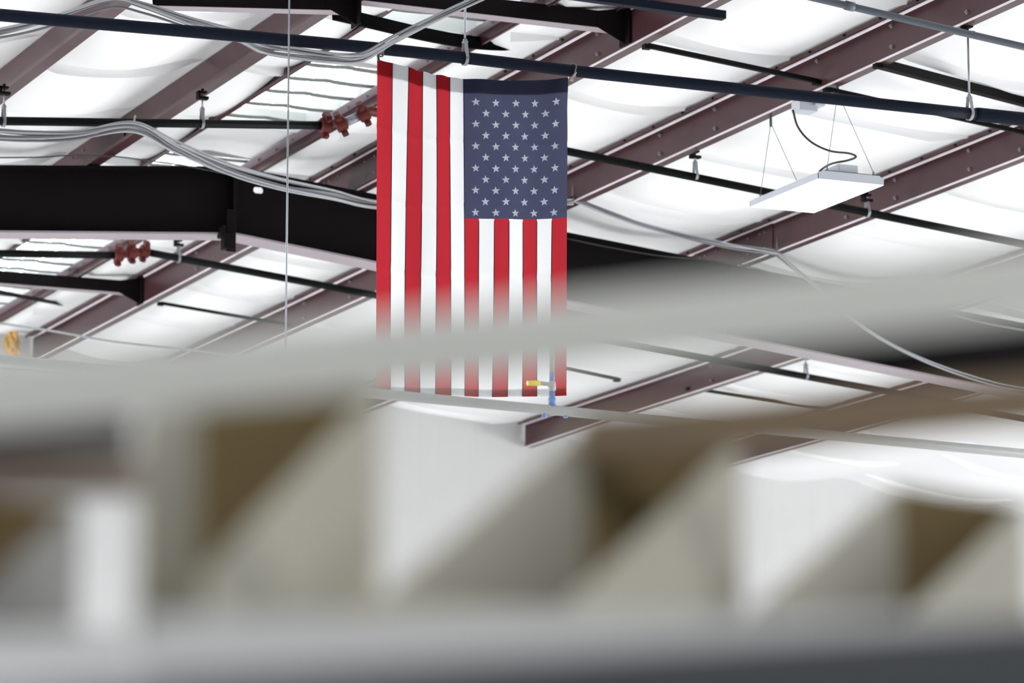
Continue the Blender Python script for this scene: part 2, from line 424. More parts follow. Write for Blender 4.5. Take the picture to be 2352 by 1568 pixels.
# splice bracket under the ridge of the frame
m = MB(); p = at(523, 560, YA-.12)
m.box((p.x-.035, YA-.16, ZB(p.x)-.11), (p.x+.035, YA-.09, ZB(p.x)-.013)); m.box((p.x-.012, YA-.13, ZB(p.x)-.12), (p.x+.05, YA-.118, ZB(p.x)+.14))
m.box((p.x-.055, YA-.17, ZB(p.x)-.04), (p.x-.03, YA-.08, ZB(p.x)+.03))
tag(m.build('beam_bracket', M['rafterpaint'], bevel=.004), 'small black clamp bracket under the ridge of the black rafter', 'bracket')

# struts joining the two ridge purlins, flared plates at their ends
def strut(x0, x1, y, zt, h, label, name='ridge_strut', ends=(1, 1), slope=0):
    r = empty(name, ((x0+x1)/2, y, zt)); tag(r, label, 'strut')
    m = MB(); w = .09; t = .005
    e0 = .13 if ends[0] else 0; e1 = .13 if ends[1] else 0
    p, q = Vector((x0, y, zt)), Vector((x1, y, zt-slope*(x1-x0)))
    m.bar(p-Vector((0, 0, h/2)), q-Vector((0, 0, h/2)), t, h)
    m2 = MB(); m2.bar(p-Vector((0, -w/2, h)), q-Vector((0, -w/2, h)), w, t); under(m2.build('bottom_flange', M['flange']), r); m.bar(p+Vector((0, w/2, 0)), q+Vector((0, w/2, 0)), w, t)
    under(m.build('channel', M['rafterpaint']), r)
    for on, e, sgn in ((ends[0], p, 1), (ends[1], q, -1)):
        if not on: continue
        a = e.copy(); m = MB()
        P = [a+Vector((sgn*.16, -.006, -h)), a+Vector((0, -.006, -h-.075)), a+Vector((0, -.006, .03)), a+Vector((sgn*.16, -.006, 0))]
        m.prism(P, (0, .006, 0)); m.box(tuple(a+Vector((-.004, -.06, -h-.08))), tuple(a+Vector((.004, .06, .035))))
        under(m.build('gusset', M['rafterpaint']), r)
    return r
pe = at(1440, 33, 17.1); z_s = pe.z; pb = at(1440, 70, 17.1)
strut(6.61, 8.235, 17.1, z_s, pe.z-pb.z, 'dark strut with flared end plate at the top, above the flag')
pe = at(325, 640, 24.1)
_r = FW + RT*((322-CX)/F) - UP*((648-CY)/F); pe = CAM + _r*(8.235/_r.x); yb = pe.y
strut(6.61, 8.235, yb, pe.z, .085, 'dark red strut with flared end plate at the left, below the black rafter')
pl = at(790, 5, 16.75)
strut(5.53, 6.59, 16.75, pl.z-.035, .09, 'black brace at the very top left, running to the left ridge purlin', 'purlin_brace', (0, 1), slope=-.085)

# ------------------------------------------------------------------ small roof steel
def rod(name, pts, rad, mt, label, cat, n=8, group=None, smooth=True):
    return tag(MB().tube(pts, rad, n).build(name, mt, smooth=smooth), label, cat, group)
def angle_bar(p, q, lg, label, mt='darkrod'):
    m = MB(); p, q = Vector(p), Vector(q); u = Vector((0, 0, lg/2))
    m.bar(p+u, q+u, .004, lg); m.bar(p+Vector((0, lg/2, 0)), q+Vector((0, lg/2, 0)), lg, .004)
    for e in (p, q): m.box((e.x-.03, e.y-.02, e.z-.012), (e.x+.01, e.y+.02, e.z+.012))
    return tag(m.build('bridging_angle', M[mt]), label, 'steel angle', 'bridging angles between purlins')
def bridge(xa, xb, pa, pb, lg, label):
    """angle between two purlins, read at the photograph's end points"""
    def onx(px, py, X):
        r = FW + RT*((px-CX)/F) - UP*((py-CY)/F); return CAM + r*(X/r.x)
    return angle_bar(onx(*pa, xa), onx(*pb, xb), lg, label)
bridge(8.26, 9.37, (1490, 108), (1880, 190), .022, 'thin black bridging angle just above the black main pipe, right of the flag')
bridge(9.39, 10.87, (2020, 152), (2440, 262), .045, 'thick dark bridging angle at the upper right edge, beside the long hanger rod')
bridge(9.39, 10.87, (1905, 208), (2420, 322), .02, 'thin dark bridging angle at right, partly behind the black main pipe')
bridge(8.26, 9.37, (372, 698), (662, 748), .018, 'thin black bridging angle at lower left, below the dark red strut')
bridge(6.61, 8.24, (-60, 662), (165, 705), .022, 'thin black bridging angle at the far left edge, below the dark red strut')
bridge(9.39, 10.87, (1085, 800), (1420, 872), .018, 'thin bridging angle at the bottom right edge of the flag')
bridge(12.46, 13.94, (1585, 893), (1900, 945), .02, 'dark bridging angle just above the left part of the brown plank')
# black droop of loose strap across the near end of the ridge skylight
def onxr(px, py, X):
    r = FW + RT*((px-CX)/F) - UP*((py-CY)/F); return CAM + r*(X/r.x)
p0 = onxr(768, 44, 6.64); p1 = onxr(1213, 112, 8.2)
m = MB(); P = []
for i in range(17):
    t = i/16; v = p0.lerp(p1, t); v.z -= .045*4*t*(1-t)*(.4+t) - .03; v.y = p0.y + (p1.y-p0.y)*t; P.append(v)
for a, b in zip(P[:-1], P[1:]): m.bar(a, b, .03, .065)
tag(m.build('insulation_strap', M['strap']), 'wide black strap sagging across the ridge above the flag', 'strap')
# painted square tube and conduit near the top right corner
m = MB(); a, b = at(1180, -30, 13.2), at(1663, 36, 13.2); b.z = b.z; m.bar(a, b, .04, .034)
tag(m.build('square_tube', M['navy']), 'dark navy square tube ending in mid-air at the top, right of the flared strut', 'steel tube')
m = MB(); a, b = at(1500, -91, 14.6), at(3300, 329, 14.6); m.tube([a, b], .017, 12)
g = m.build('conduit', M['conduit'], smooth=True); tag(g, 'blue-grey conduit crossing the top right corner', 'conduit')
d = (b-a).normalized(); c_ = at(1951, 14, 14.6); MB().tube([c_-d*.022, c_+d*.022], .022, 12).build('conduit_coupling', M['conduit'], g, True)

# ------------------------------------------------------------------ pipes
YP1, YP2, YP3 = 15.65, 18.8, 23.1
p1 = rod('sprinkler_main', spline([at(-1600, -108, YP1), at(0, 34.5, YP1), at(860, 110.5, YP1), at(1400, 172, YP1), at(2250, 263, YP1)], 6), .0285, M['navy'], 'thick navy-black main pipe crossing the whole top, carrying the flag', 'pipe', 20)
e1 = at(2240, 262, YP1); e2 = at(3600, 407, YP1)
MB().tube([e1, e1.lerp(e2, .006), e2], [.032, .035, .035], 20).build('pipe_sleeve', M['navy'], p1, True)
def coupling(c, d, r, parent, name='coupling'):
    """grooved pipe coupling: two half shells with bolt pads"""
    d = Vector(d).normalized(); c = Vector(c); m = MB(); bolts_ = []
    m.tube([c-d*.032, c-d*.026, c+d*.026, c+d*.032], [r*1.08, r*1.42, r*1.42, r*1.08], 18)
    for s_ in (-1, 1):
        u = (Vector((0, 0, 1)) - d*d.z).normalized(); v = d.cross(u)
        dirn = (u*.8+v*.6).normalized()*s_
        q = c + dirn*r*1.6
        m.bar(q-dirn*.02, q+dirn*.02, .05, .035, side=d)
        ax = dirn.cross(d).normalized()
        mbolt = MB(); mbolt.tube([q-ax*.05, q-ax*.036, q-ax*.036, q-ax*.022, q-ax*.022, q+ax*.022, q+ax*.022, q+ax*.036, q+ax*.036, q+ax*.05], [.011, .011, .019, .019, .011, .011, .019, .019, .011, .011], 8); bolts_.append(mbolt)
    o = m.build(name, M['redpaint'], bevel=0); under(o, parent)
    for b_ in bolts_: under(b_.build('coupling_bolt', M['redpaint']), o)
    return o
def branch(Y, L0, L1, jog, R0, R1, label, rad):
    r = empty('sprinkler_branch', L1); tag(r, label, 'pipe')
    under(MB().tube([L0, L1], rad, 16).build('pipe_run', M['black'], smooth=True), r)
    under(MB().tube([R0, R1], rad, 16).build('pipe_run', M['black'], smooth=True), r)
    return r
# branch over the flag's height: flat left run, stepped coupling, falling right run
L0, L1 = at(-60, 277, YP2), at(748, 288, YP2); J0, J1 = at(783, 286, YP2-.05), at(830, 264, YP2-.1); R0, R1 = at(846, 254, YP2), at(3600, 816, YP2)
b2 = branch(YP2, L0, L1, None, R0, R1, 'black sprinkler branch with red couplings stepping behind the left side of the flag', .0235)
under(MB().tube([J0, J1], .026, 16).build('nipple', M['zinc'], smooth=True), b2)
coupling(L1, L1-L0, .03, b2); coupling(J0.lerp(L1, .35)+Vector((.02, -.03, 0)), J1-J0, .03, b2); coupling(J1+(J1-J0)*.12, J1-J0, .03, b2)
under(MB().tube([J1, R0, R0.lerp(R1, .03)], .028, 16).build('elbow', M['redpaint'], smooth=True), b2)
L0, L1 = at(-60, 581, YP3), at(265, 586, YP3); R0, R1 = at(338, 579, YP3), at(3000, 1082, YP3)
b3 = branch(YP3, L0, L1, None, R0, R1, 'black sprinkler branch with dark red couplings below the black rafter', .0245)
coupling(at(272, 585, YP3), L1-L0, .032, b3); coupling(at(302, 579, YP3), (1, 0, .25), .032, b3); coupling(at(332, 577, YP3), R1-R0, .03, b3)
under(MB().tube([L1, at(300, 580, YP3), R0], .03, 16).build('elbow', M['redpaint'], smooth=True), b3)

def ring_hanger(px, y_top, y_pipe, Y, prad, label, clamp=True, top=None):
    """beam clamp, threaded rod and swivel ring round a pipe"""
    pc = at(px, y_pipe, Y); pt = at(px, y_top, Y) if top is None else Vector((pc.x, Y, top)); pt = Vector((pc.x, Y, pt.z))
    r = empty('pipe_hanger', pt); tag(r, label, 'hanger', 'pipe hangers')
    ringtop = pc.z + prad + .055
    under(MB().tube([(pc.x, Y, ringtop), (pt.x, Y, pt.z)], .0055, 8).build('rod', M['zinc'], smooth=True), r)
    m = MB()
    P = [(pc.x, Y-.012+0*k, 0) for k in range(0)]
    ring = []
    for k in range(25):
        t = math.radians(-90-180+k*15) ; ring.append(t)
    # flat strap: round under the pipe, straight up to the nut
    out = [Vector((pc.x, Y + math.cos(t)*(prad+.004), pc.z + math.sin(t)*(prad+.004))) for t in [math.pi + k*math.pi/12 for k in range(13)]]
    P = [Vector((pc.x, Y-.012, ringtop-.005)), Vector((pc.x, Y-prad*.8, pc.z+prad*.75))] + out + [Vector((pc.x, Y+prad*.8, pc.z+prad*.75)), Vector((pc.x, Y+.012, ringtop-.005))]
    for a, b in zip(P[:-1], P[1:]): m.bar(a, b, .016, .004, side=(a-Vector((pc.x, Y, pc.z))))
    m.box((pc.x-.011, Y-.014, ringtop-.008), (pc.x+.011, Y+.014, ringtop-.002))
    under(m.build('swivel_ring', M['zinc']), r)
    under(MB().tube([(pc.x, Y, ringtop-.012), (pc.x, Y, ringtop+.008)], .011, 6).build('nut', M['zinc']), r)
    if clamp:
        m = MB(); m.box((pc.x-.03, Y-.02, pt.z-.03), (pc.x+.03, Y+.02, pt.z-.015)); m.box((pc.x-.03, Y-.02, pt.z-.015), (pc.x-.015, Y+.02, pt.z+.014)); m.box((pc.x-.03, Y-.02, pt.z+.004), (pc.x+.02, Y+.02, pt.z+.014))
        cl_ = under(m.build('beam_clamp', M['darkrod']), r)
        under(MB().tube([(pc.x-.0, Y, pt.z+.012), (pc.x-.0, Y, pt.z+.03)], .008, 6).build('set_screw', M['darkrod']), cl_)
    return r
ring_hanger(1068, 10, 134, YP1, .029, 'zinc hanger ring on the main pipe above the blue canton', top=roof(6.7))
ring_hanger(2227, 66, 260, YP1, .031, 'long zinc rod hanger on the main pipe near the right edge')
ring_hanger(8, 205, 278, YP2, .026, 'hanger with black clamp on the branch pipe at the left edge')
ring_hanger(464, 216, 283, YP2, .026, 'hanger with black clamp on the upper left branch pipe')
ring_hanger(1597, 352, 403, YP2, .026, 'hanger on the branch pipe left of the panel lamp')
ring_hanger(1992, 452, 487, YP2, .026, 'short hanger on the branch pipe under the right end of the panel lamp')
ring_hanger(410, 555, 592, YP3, .028, 'hanger on the lower branch pipe, just right of its dark red couplings')
ring_hanger(1851, 815, 862, YP3, .028, 'hanger on the lower branch pipe at far right, between the rail and the plank')

# compressed air main with its valve, in front of the flag's bottom edge
a, b = at(-300, 797, 13.4), at(3400, 1138, 13.4)
am = rod('air_pipe', [a, b], .02, M['airpipe'], 'grey air pipe running below the flag to the lower right', 'pipe', 16)
v0 = at(1268, 935, 13.4)
vr = empty('ball_valve', v0); tag(vr, 'small blue and brass ball valve in front of the flag, standing on the air pipe', 'valve')
sc = 13.4*1.085/F
m = MB(); m.tube([v0+Vector((0, 0, 0)), v0+Vector((0, 0, 22*sc)), v0+Vector((0, 0, 24*sc)), v0+Vector((0, 0, 38*sc))], [9*sc, 9*sc, 7*sc, 7*sc], 14); under(MB().tube([v0+Vector((0, 0, 62*sc)), v0+Vector((0, 0, 82*sc))], 6.5*sc, 14).build('fitting', M['bluepl'], smooth=True), vr)
under(m.build('fitting', M['bluepl'], smooth=True), vr)
m = MB(); m.tube([v0+Vector((0, 0, 36*sc)), v0+Vector((0, 0, 42*sc)), v0+Vector((0, 0, 58*sc)), v0+Vector((0, 0, 64*sc))], [6*sc, 9*sc, 9*sc, 6*sc], 14)
m.tube([v0+Vector((0, 0, 82*sc)), v0+Vector((0, 0, 150*sc))], 6*sc, 12)
under(m.build('valve_body', M['airpipe'], smooth=True), vr)
m = MB(); h0 = v0+Vector((0, -.012, 52*sc)); h1 = at(1240, 880, 13.4); h2 = at(1211, 880, 13.4); m.bar(h0, h1, .008, 9*sc)
under(m.build('lever', M['airpipe']), vr); m = MB(); m.tube([h1, h1.lerp(h2, .1), h2], [5*sc, 7*sc, 6*sc], 10); under(m.build('lever_sleeve', M['yellow'], smooth=True), vr)
for px, lab in ((1250, 'small blue push fitting hanging under the air pipe, left of the valve'), (1299, 'small blue push fitting hanging under the air pipe, right of the valve')):
    q = at(px, 934, 13.4); MBq = MB().tube([q, q-Vector((0, 0, 26*sc))], 6*sc, 12); tag(MBq.build('push_fitting', M['bluepl'], smooth=True), lab, 'fitting')

# ------------------------------------------------------------------ flag
YF = YP1-.045
TL, TR_, BL_, BR_ = at(868, 150, YF), at(1303, 181, YF), at(864, 908, YF), at(1301, 910, YF)
NX, NZ = 78, 140
EDGE = [(0, 135), (.08, 144), (.2, 162), (.33, 173), (.46, 180), (.6, 184.5), (.75, 185), (.9, 182), (1, 179)]
def flagpt(u, v, off=0):
    a = TL.lerp(TR_, u); b = BL_.lerp(BR_, u)
    # top edge: left corner tied high, slack between
    for (ua, ya), (ub, yb_) in zip(EDGE[:-1], EDGE[1:]):
        if ua <= u <= ub + 1e-9: px_top = ya + (yb_-ya)*(u-ua)/(ub-ua)
    px_top += 1.6*math.sin(u*70)*math.exp(-((u-.28)/.15)**2)
    top = at(868+435*u + 3*math.sin(9*u), px_top, YF)
    px_bot = 909 + 3*math.sin(u*3.1+.4) - 6*(1-u)**2
    bot = at(864+437*u, px_bot, YF)
    p = top.lerp(bot, v)
    wob = .012*math.sin(7.5*u+2.2*v) *(.3+v) + .008*math.sin(17*u-3*v+1) + .006*math.sin(31*u+5*v)*math.exp(-3*v)
    # folded-flag creases
    for cv in (.2, .41, .62, .83): wob += .004*math.exp(-((v-cv-.01*math.sin(8*u))/.008)**2)
    # diagonal drag lines from the right corner
    dgl = (u-1)*.75 + v*.62
    wob += .009*math.exp(-((dgl+.06)/.03)**2)*max(0, 1-v*2) + .008*math.exp(-((dgl-.06)/.035)**2)*max(0, 1-v*1.8)
    p.y += wob + off
    p.x += .004*math.sin(5*v+.5)*(v)*math.sin(6*u)
    return p
CANV = .443
V = []; Fc = []; fm = []
NZs = sorted(set([i/NZ for i in range(NZ+1)] + [CANV]))
for v in NZs:
    for i in range(NX+1): V.append(flagpt(i/NX, v))
for j in range(len(NZs)-1):
    for i in range(NX):
        Fc.append((j*(NX+1)+i, j*(NX+1)+i+1, (j+1)*(NX+1)+i+1, (j+1)*(NX+1)+i))
        st = int((i+.5)/NX*13)
        fm.append(2 if (st >= 6 and (NZs[j]+NZs[j+1])/2 < CANV) else (0 if st % 2 == 0 else 1))
cu0 = 6/13
def star(cu, cv, R):
    c = flagpt(cu, cv); base = len(V); H = (TL-BL_).length; W = (TR_-TL).length
    for k in range(10):
        t = math.radians(94+36*k); rr = R if k % 2 == 0 else R*.42
        V.append(flagpt(cu+rr*math.cos(t)/W, cv-rr*math.sin(t)/H, -.0022))
    V.append(flagpt(cu, cv, -.0022)); 
    for k in range(10): Fc.append((base+k, base+(k+1) % 10, base+10)); fm.append(3)
for row in range(11):
    n = 5 if row % 2 == 0 else 4
    for k in range(n):
        px = (1093+45.2*k) if n == 5 else (1115.5+45.2*k)
        star((px-866)/437, (238+25.4*row-184)/(910-184)*1.0, 10.6*.00203)
fl = mesh('flag', V, Fc, FLAG, smooth=True, fm=fm); tag(fl, 'stars and stripes flag hanging upright from the navy main pipe', 'flag')
# folded-back sleeve along the top and hem along the bottom
LINING = [cloth('red_lining', (.46, .026, .038), .08), cloth('white_lining', (.6, .61, .64), .08), cloth('blue_lining', (.05, .055, .1), .08)]
def hem(v0, v1, name, off):
    V2 = []; F2 = []; f2 = []
    vs = [v0+(v1-v0)*k/8 for k in range(9)]
    for v in vs:
        for i in range(NX+1): V2.append(flagpt(i/NX, v, off))
    for j in range(8):
        for i in range(NX):
            F2.append((j*(NX+1)+i, j*(NX+1)+i+1, (j+1)*(NX+1)+i+1, (j+1)*(NX+1)+i)); st = int((i+.5)/NX*13)
            f2.append(2 if st >= 6 and v0 < .3 else (0 if st % 2 == 0 else 1))
    return mesh(name, V2, F2, LINING, fl, True, f2)
hem(.0, .047, 'sleeve', .004); hem(.978, 1., 'hem', .004)
m = MB()
for i in range(13):
    x = (i+.0)/13
    if i in (0,): continue
    P = [flagpt(x+.0, v/40, -.001) for v in range(41) if (v/40 > CANV or i <= 6)]
    m.tube(P, .0018, 5)
m.build('seam_stitching', FLAG[2], fl)
def loop(c, r0, name, mt, label):
    m = MB(); m.tube([Vector((c.x+.004*math.sin(k), c.y+math.cos(k*math.pi/10)*r0, c.z+math.sin(k*math.pi/10)*r0)) for k in range(21)], .004, 6)
    return m.build(name, mt)
c0 = at(876, 113, YP1); o = loop(c0, .034, 'tie_loop', M['wireblack'], ''); m = MB(); m.tube([c0+Vector((0, -.034, -.01)), at(868, 128, YF), at(870, 140, YF-.0)], .006, 6); m.build('tie_tail', M['wireblack'], o)
tag(o, 'dark tie holding the upper left corner of the flag to the main pipe', 'tie')
c1 = at(1316, 163, YP1); o = loop(c1, .034, 'tie_loop', M['conduit'], ''); m = MB(); m.tube([c1+Vector((0, -.034, -.015)), at(1310, 183, YF), at(1301, 183, YF)], .005, 6); m.tube([at(1308, 182, YF-.01), at(1316, 183, YF-.01)], .009, 8); m.build('grommet', M['slat'], o)
tag(o, 'grey tie with brass eyelet at the upper right corner of the flag', 'tie')

# ------------------------------------------------------------------ panel lamp
def lampfit():
    X0, Yc = None, 17.4
    # four bottom corners of the lens, read on the horizontal plane of the lamp
    zc = at(1874, 450, Yc).z
    def onz(px, py):
        r = FW + RT*((px-CX)/F) - UP*((py-CY)/F); return CAM + r*((zc-CH)/r.z)
    l, bt, rg, tp = at(1727, 463, Yc), at(1888, 486, Yc), at(2020, 438, Yc), at(1860, 412, Yc)
    c = (l+rg)/2; c.y = Yc
    wx = .40; wy = .78; tilt = math.radians(0)
    r = empty('panel_lamp', (c.x, Yc, zc)); tag(r, 'lit white panel lamp hanging on wires at the right', 'lamp')
    hx, hy, h = wx/2, wy/2, .05
    x0, x1, y0, y1 = c.x-hx, c.x+hx, Yc-hy, Yc+hy
    m = MB()
    # folded pan with chamfered ends
    for a, b in (((x0, y0), (x1, y0)), ((x1, y1), (x0, y1))):
        yy = a[1]; xa, xb = min(a[0], b[0]), max(a[0], b[0])
        P = [(xa, yy, zc), (xb, yy, zc), (xb+.0, yy, zc+.03), (xb-.035, yy, zc+h), (xa+.035, yy, zc+h), (xa, yy, zc+.03)]
        m.prism(P, (0, .003 if yy < Yc else -.003, 0))
    m.box((x0, y0, zc), (x0+.003, y1, zc+.03)); m.box((x1-.003, y0, zc), (x1, y1, zc+.03))
    for xa, xb in ((x0, x0+.035), (x1, x1-.035)):
        m.add([(xa, y0, zc+.03), (xb, y0, zc+h), (xb, y1, zc+h), (xa, y1, zc+.03)], [(0, 1, 2, 3)])
    m.box((x0+.035, y0, zc+h-.003), (x1-.035, y1, zc+h))
    hs = under(m.build('housing', M['lampbody']), r)
    m = MB(); m.box((x0+.004, y0+.004, zc-.002), (x1-.004, y1-.004, zc+.004)); under(m.build('lens', M['lens']), r)
    m = MB(); m.box((c.x-.06, y0+.03, zc+h), (c.x+.06, y0+.4, zc+h+.05)); o = under(m.build('driver_box', M['lampbody'], bevel=.006), r)
    for sx in (x0+.06, x1-.06):
        for sy in (y0+.01, y1-.01):
            m = MB(); m.tube([(sx, sy, zc+h-.005), (sx, sy, zc+h+.02)], .006, 6); under(m.build('eye_bolt', M['zinc']), hs)
    # two V wires up to the purlin above
    for sy, px, py in ((y1-.01, 1812, 268), (y0+.01, 1945, 215)):
        ap = Vector((9.45, sy, roof(9.38)-.03))
        m = MB()
        for sx in (x0+.06, x1-.06): m.tube([(sx, sy, zc+h+.015), tuple(ap)], .0018, 5)
        m.tube([ap+Vector((0, 0, -.02)), ap+Vector((0, 0, .03))], .008, 8)
        under(m.build('hanging_wire', M['conduit']), r)
    return r, c, zc+h
lf, lc, lz = lampfit()
jb = at(1848, 246, 17.35); m = MB(); m.box((jb.x-.055, jb.y-.05, jb.z-.03), (jb.x+.055, jb.y+.05, jb.z+.03)); m.box((jb.x+.03, jb.y-.07, jb.z+.0), (jb.x+.09, jb.y+.0, jb.z+.032)); m.box((jb.x-.06, jb.y-.015, jb.z+.03), (jb.x-.04, jb.y+.015, roof(9.38)+.005))
tag(m.build('junction_box', M['lampbody'], bevel=.004), 'small pale junction box under the main pipe, above the panel lamp', 'box')
rod('lamp_cord', spline([at(1821, 252, 17.3), at(1833, 292, 17.3), at(1862, 325, 17.3), at(1905, 346, 17.3), at(1950, 352, 17.3), at(1966, 360, 17.3), at(1948, 368, 17.3), at(1910, 376, 17.3), at(1886, 390, 17.2), at(1880, 403, 17.2)]), .006, M['wireblack'], 'thin dark cord curling from the junction box down to the panel lamp', 'cable', 8)

# ------------------------------------------------------------------ cables
def bundle(name, pts, n, spread, rad, mts, label, cat='cable', jitter=1.0):
    r = empty(name, pts[0]); tag(r, label, cat)
    base = spline(pts, 10)
    for k in range(n):
        a = random.uniform(0, 6.28); rr = spread*math.sqrt(random.random()); ph = random.uniform(0, 6.28); am = random.uniform(.3, 1)*spread*.7*jitter
        P = []
        L = len(base)-1
        for i, p in enumerate(base):
            t = i/L; q = p.copy()
            q.y += rr*math.cos(a+2.5*t); q.z += rr*math.sin(a+2.5*t) + am*math.sin(ph+7*t)
            P.append(q)
        under(MB().tube(P, rad, 6).build('strand', M[mts[k % len(mts)]], smooth=True), r)
    return r
mix = ['wire', 'wiregrey', 'wire', 'wire', 'wiregrey']
bundle('cable_bundle', [at(-40, 84, 16.2), at(60, 62, 16.2), at(150, 35, 16.2), at(255, 2, 16.2), at(330, 16, 16.2), at(430, 50, 16.1), at(540, 82, 15.95), at(600, 108, 15.75), at(680, 121, 15.65), at(760, 130, 15.6), at(830, 130, 15.5), at(900, 92, 15.38), at(1000, 42, 15.3), at(1115, -12, 15.3)], 9, .025, .0058, mix,
       'loose bundle of white cables looping over and under the main pipe at top left')
bundle('cable_bundle', [at(-40, 306, 18.7), at(60, 312, 18.7), at(170, 310, 18.7), at(305, 290, 18.7), at(400, 335, 18.9), at(520, 387, 19.3), at(640, 420, 19.7), at(760, 443, 20.0), at(870, 466, 20.1), at(1100, 478, 20.15), at(1315, 458, 20.2)], 11, .028, .006, mix,
       'thick sagging bundle of grey-white cables crossing the black rafter into the flag')
bundle('cable_bundle', [at(1315, 458, 20.2), at(1400, 490, 20.2), at(1520, 530, 20.3), at(1660, 562, 20.35), at(1785, 581, 20.4)], 5, .014, .006, mix,
       'grey cable bundle sagging between the two purlins right of the flag')
bundle('cable_bundle', [at(1785, 581, 20.4), at(1850, 640, 20.4), at(1980, 748, 20.4), at(2110, 820, 20.4), at(2280, 880, 20.4), at(2420, 905, 20.4)], 5, .014, .006, mix,
       'cable bundle dropping at the right, seen between the grey rail and the brown plank')
for px, py, Y, n, lab in ((1315, 456, 20.2, .2, 'thin wire tying the cable bundle up, just right of the flag'), (1785, 579, 20.4, .2, 'thin wire tying the cable bundle up to the purlin under the lamp')):
    p = at(px, py, Y); rod('tie_wire', [p, Vector((p.x, p.y, p.z+.1))], .003, M['zinc'], lab, 'wire', 6)
m = MB(); c = at(308, 280, YP2); m.tube([Vector((c.x+.01*math.sin(k*.6), c.y+math.cos(k*math.pi/8)*.034, c.z-.012+math.sin(k*math.pi/8)*.045)) for k in range(17)], .006, 6)
tag(m.build('cable_tie', M['wire']), 'pale strap tying the cable bundle to the upper left branch pipe', 'tie')
rod('thin_cable', spline([at(-30, 362, 20.5), at(90, 361, 20.5), at(160, 357, 20.5), at(260, 359, 20.6), at(340, 369, 20.7), at(420, 380, 20.8), at(520, 400, 20.85)]), .004, M['wireblack'], 'thin dark cable just above the black rafter at the left edge', 'cable', 6)
rod('thin_cable', spline([at(-30, 738, 24.5), at(120, 760, 24.5), at(260, 785, 24.5), at(440, 806, 24.5), at(600, 828, 24.5)]), .008, M['wire'], 'white cable sagging across the lower left, above the grey rail', 'cable', 6)
rod('thin_cable', spline([at(-30, 846, 25.5), at(60, 852, 25.5), at(200, 866, 25.5)]), .008, M['wire'], 'white cable at the far lower left, just above the grey rail', 'cable', 6)
rod('thin_cable', spline([at(2190, 722, 20.3), at(2270, 742, 20.3), at(2400, 766, 20.3)]), .007, M['wiregrey'], 'thin grey cable at the right edge along the top of the black rafter', 'cable', 6)
rod('thin_cable', spline([at(1302, 548, 20.8), at(1400, 568, 20.8), at(1520, 588, 20.8), at(1680, 604, 20.8), at(1850, 650, 20.8)]), .004, M['wireblack'], 'thin dark cable along the top of the black rafter right of the flag', 'cable', 6)
wt, wb = at(665, -40, 14.4), at(661, 985, 14.4); wb.x = wt.x; 
rod('wire_rope', [Vector((wt.x, 14.4, roof(wt.x)+PH)), wb], .0042, M['zinc'], 'thin steel wire rope hanging straight down left of the flag', 'wire', 8)
# torn yellow insulation at the end wall
bm = bmesh.new(); bmesh.ops.create_icosphere(bm, subdivisions=3, radius=1); p = at(26, 788, YE-.16); m = MB()
for v in bm.verts:
    k = 1+.35*vnoise(v.co.x*3+v.co.z*2, v.co.y*3-v.co.z*3); v.co = Vector((v.co.x*.045*k*(1.25-v.co.z*.5)+.02*v.co.z*v.co.z, v.co.y*.05*k, v.co.z*.1*k))
m.add([p+v.co for v in bm.verts], [tuple(v.index for v in f.verts) for f in bm.faces]); bm.free()
tag(m.build('glass_wool_tuft', M['tuft'], smooth=True), 'torn tuft of yellow glass wool at the lower left edge', 'insulation tuft')

# ------------------------------------------------------------------ the blurred shelf close to the camera
SHZ = CH + .2035                                     # shelf top
def sheet(poly, toward, t, mats, name, parent):
    """board of thickness t; the face on the side of the point «toward» takes mats[0], the rest mats[1]"""
    P = [Vector(p) for p in poly]; n = (P[1]-P[0]).cross(P[2]-P[0]).normalized()
    if (Vector(toward)-P[0]).dot(n) > 0: P = P; n = n
    else: P = P[::-1]; n = -n
    m = MB(); m.V = []; k = len(P); b = 0
    m.V = P + [p-n*t for p in P]
    m.F = [tuple(range(k)), tuple(k+i for i in reversed(range(k)))] + [(i, k+i, k+(i+1) % k, (i+1) % k) for i in range(k)]
    m.M = [0] + [1]*(k+1)
    return under(m.build(name, mats), parent)
def bin_box(xl, yl, dl, xr, yr, dr, xf, dfront, yfront, label, lshort=1.0, z0=None, skin='whiteboard'):
    """open-fronted bin: tall back, sides cut on the slant down to a low front"""
    Bl, Br = deep(xl, yl, dl), deep(xr, yr, dr); ztop = (Bl.z+Br.z)/2
    Fr = deep(xf, yfront, dfront); Fv = Vector((Fr.x-Br.x, Fr.y-Br.y, 0)); zf = Fr.z
    z0 = SHZ+.001 if z0 is None else z0
    r = empty('shelf_bin', ((Bl.x+Br.x)/2, (Bl.y+Br.y)/2, z0)); tag(r, label, 'bin', 'bins on the near shelf')
    W = lambda p, z, s_=0: Vector((p.x, p.y, z)) + Fv*s_
    mid = (W(Bl, z0, .5)+W(Br, z0, .5))/2 + Vector((0, 0, .03))
    mats = [M['kraft'], M[skin]]
    sheet([W(Bl, z0), W(Br, z0), W(Br, ztop), W(Bl, ztop)], mid, .004, mats, 'back', r)
    for p, nm, sh in ((Bl, 'side', lshort), (Br, 'side', 1.0)):
        zz = ztop + (zf-ztop)*sh
        sheet([W(p, z0), W(p, ztop), W(p, zz, sh), W(p, z0, sh)], mid, .004, [M[skin]]*2, nm, r)
    sheet([W(Bl, z0), W(Br, z0), W(Br, z0, 1), W(Bl, z0, lshort)], mid+Vector((0, 0, .05)), .001, mats, 'base', r)
    if lshort == 1: sheet([W(Bl, z0, 1), W(Br, z0, 1), W(Br, zf, 1), W(Bl, zf, 1)], mid, .004, mats, 'front', r)
    return r
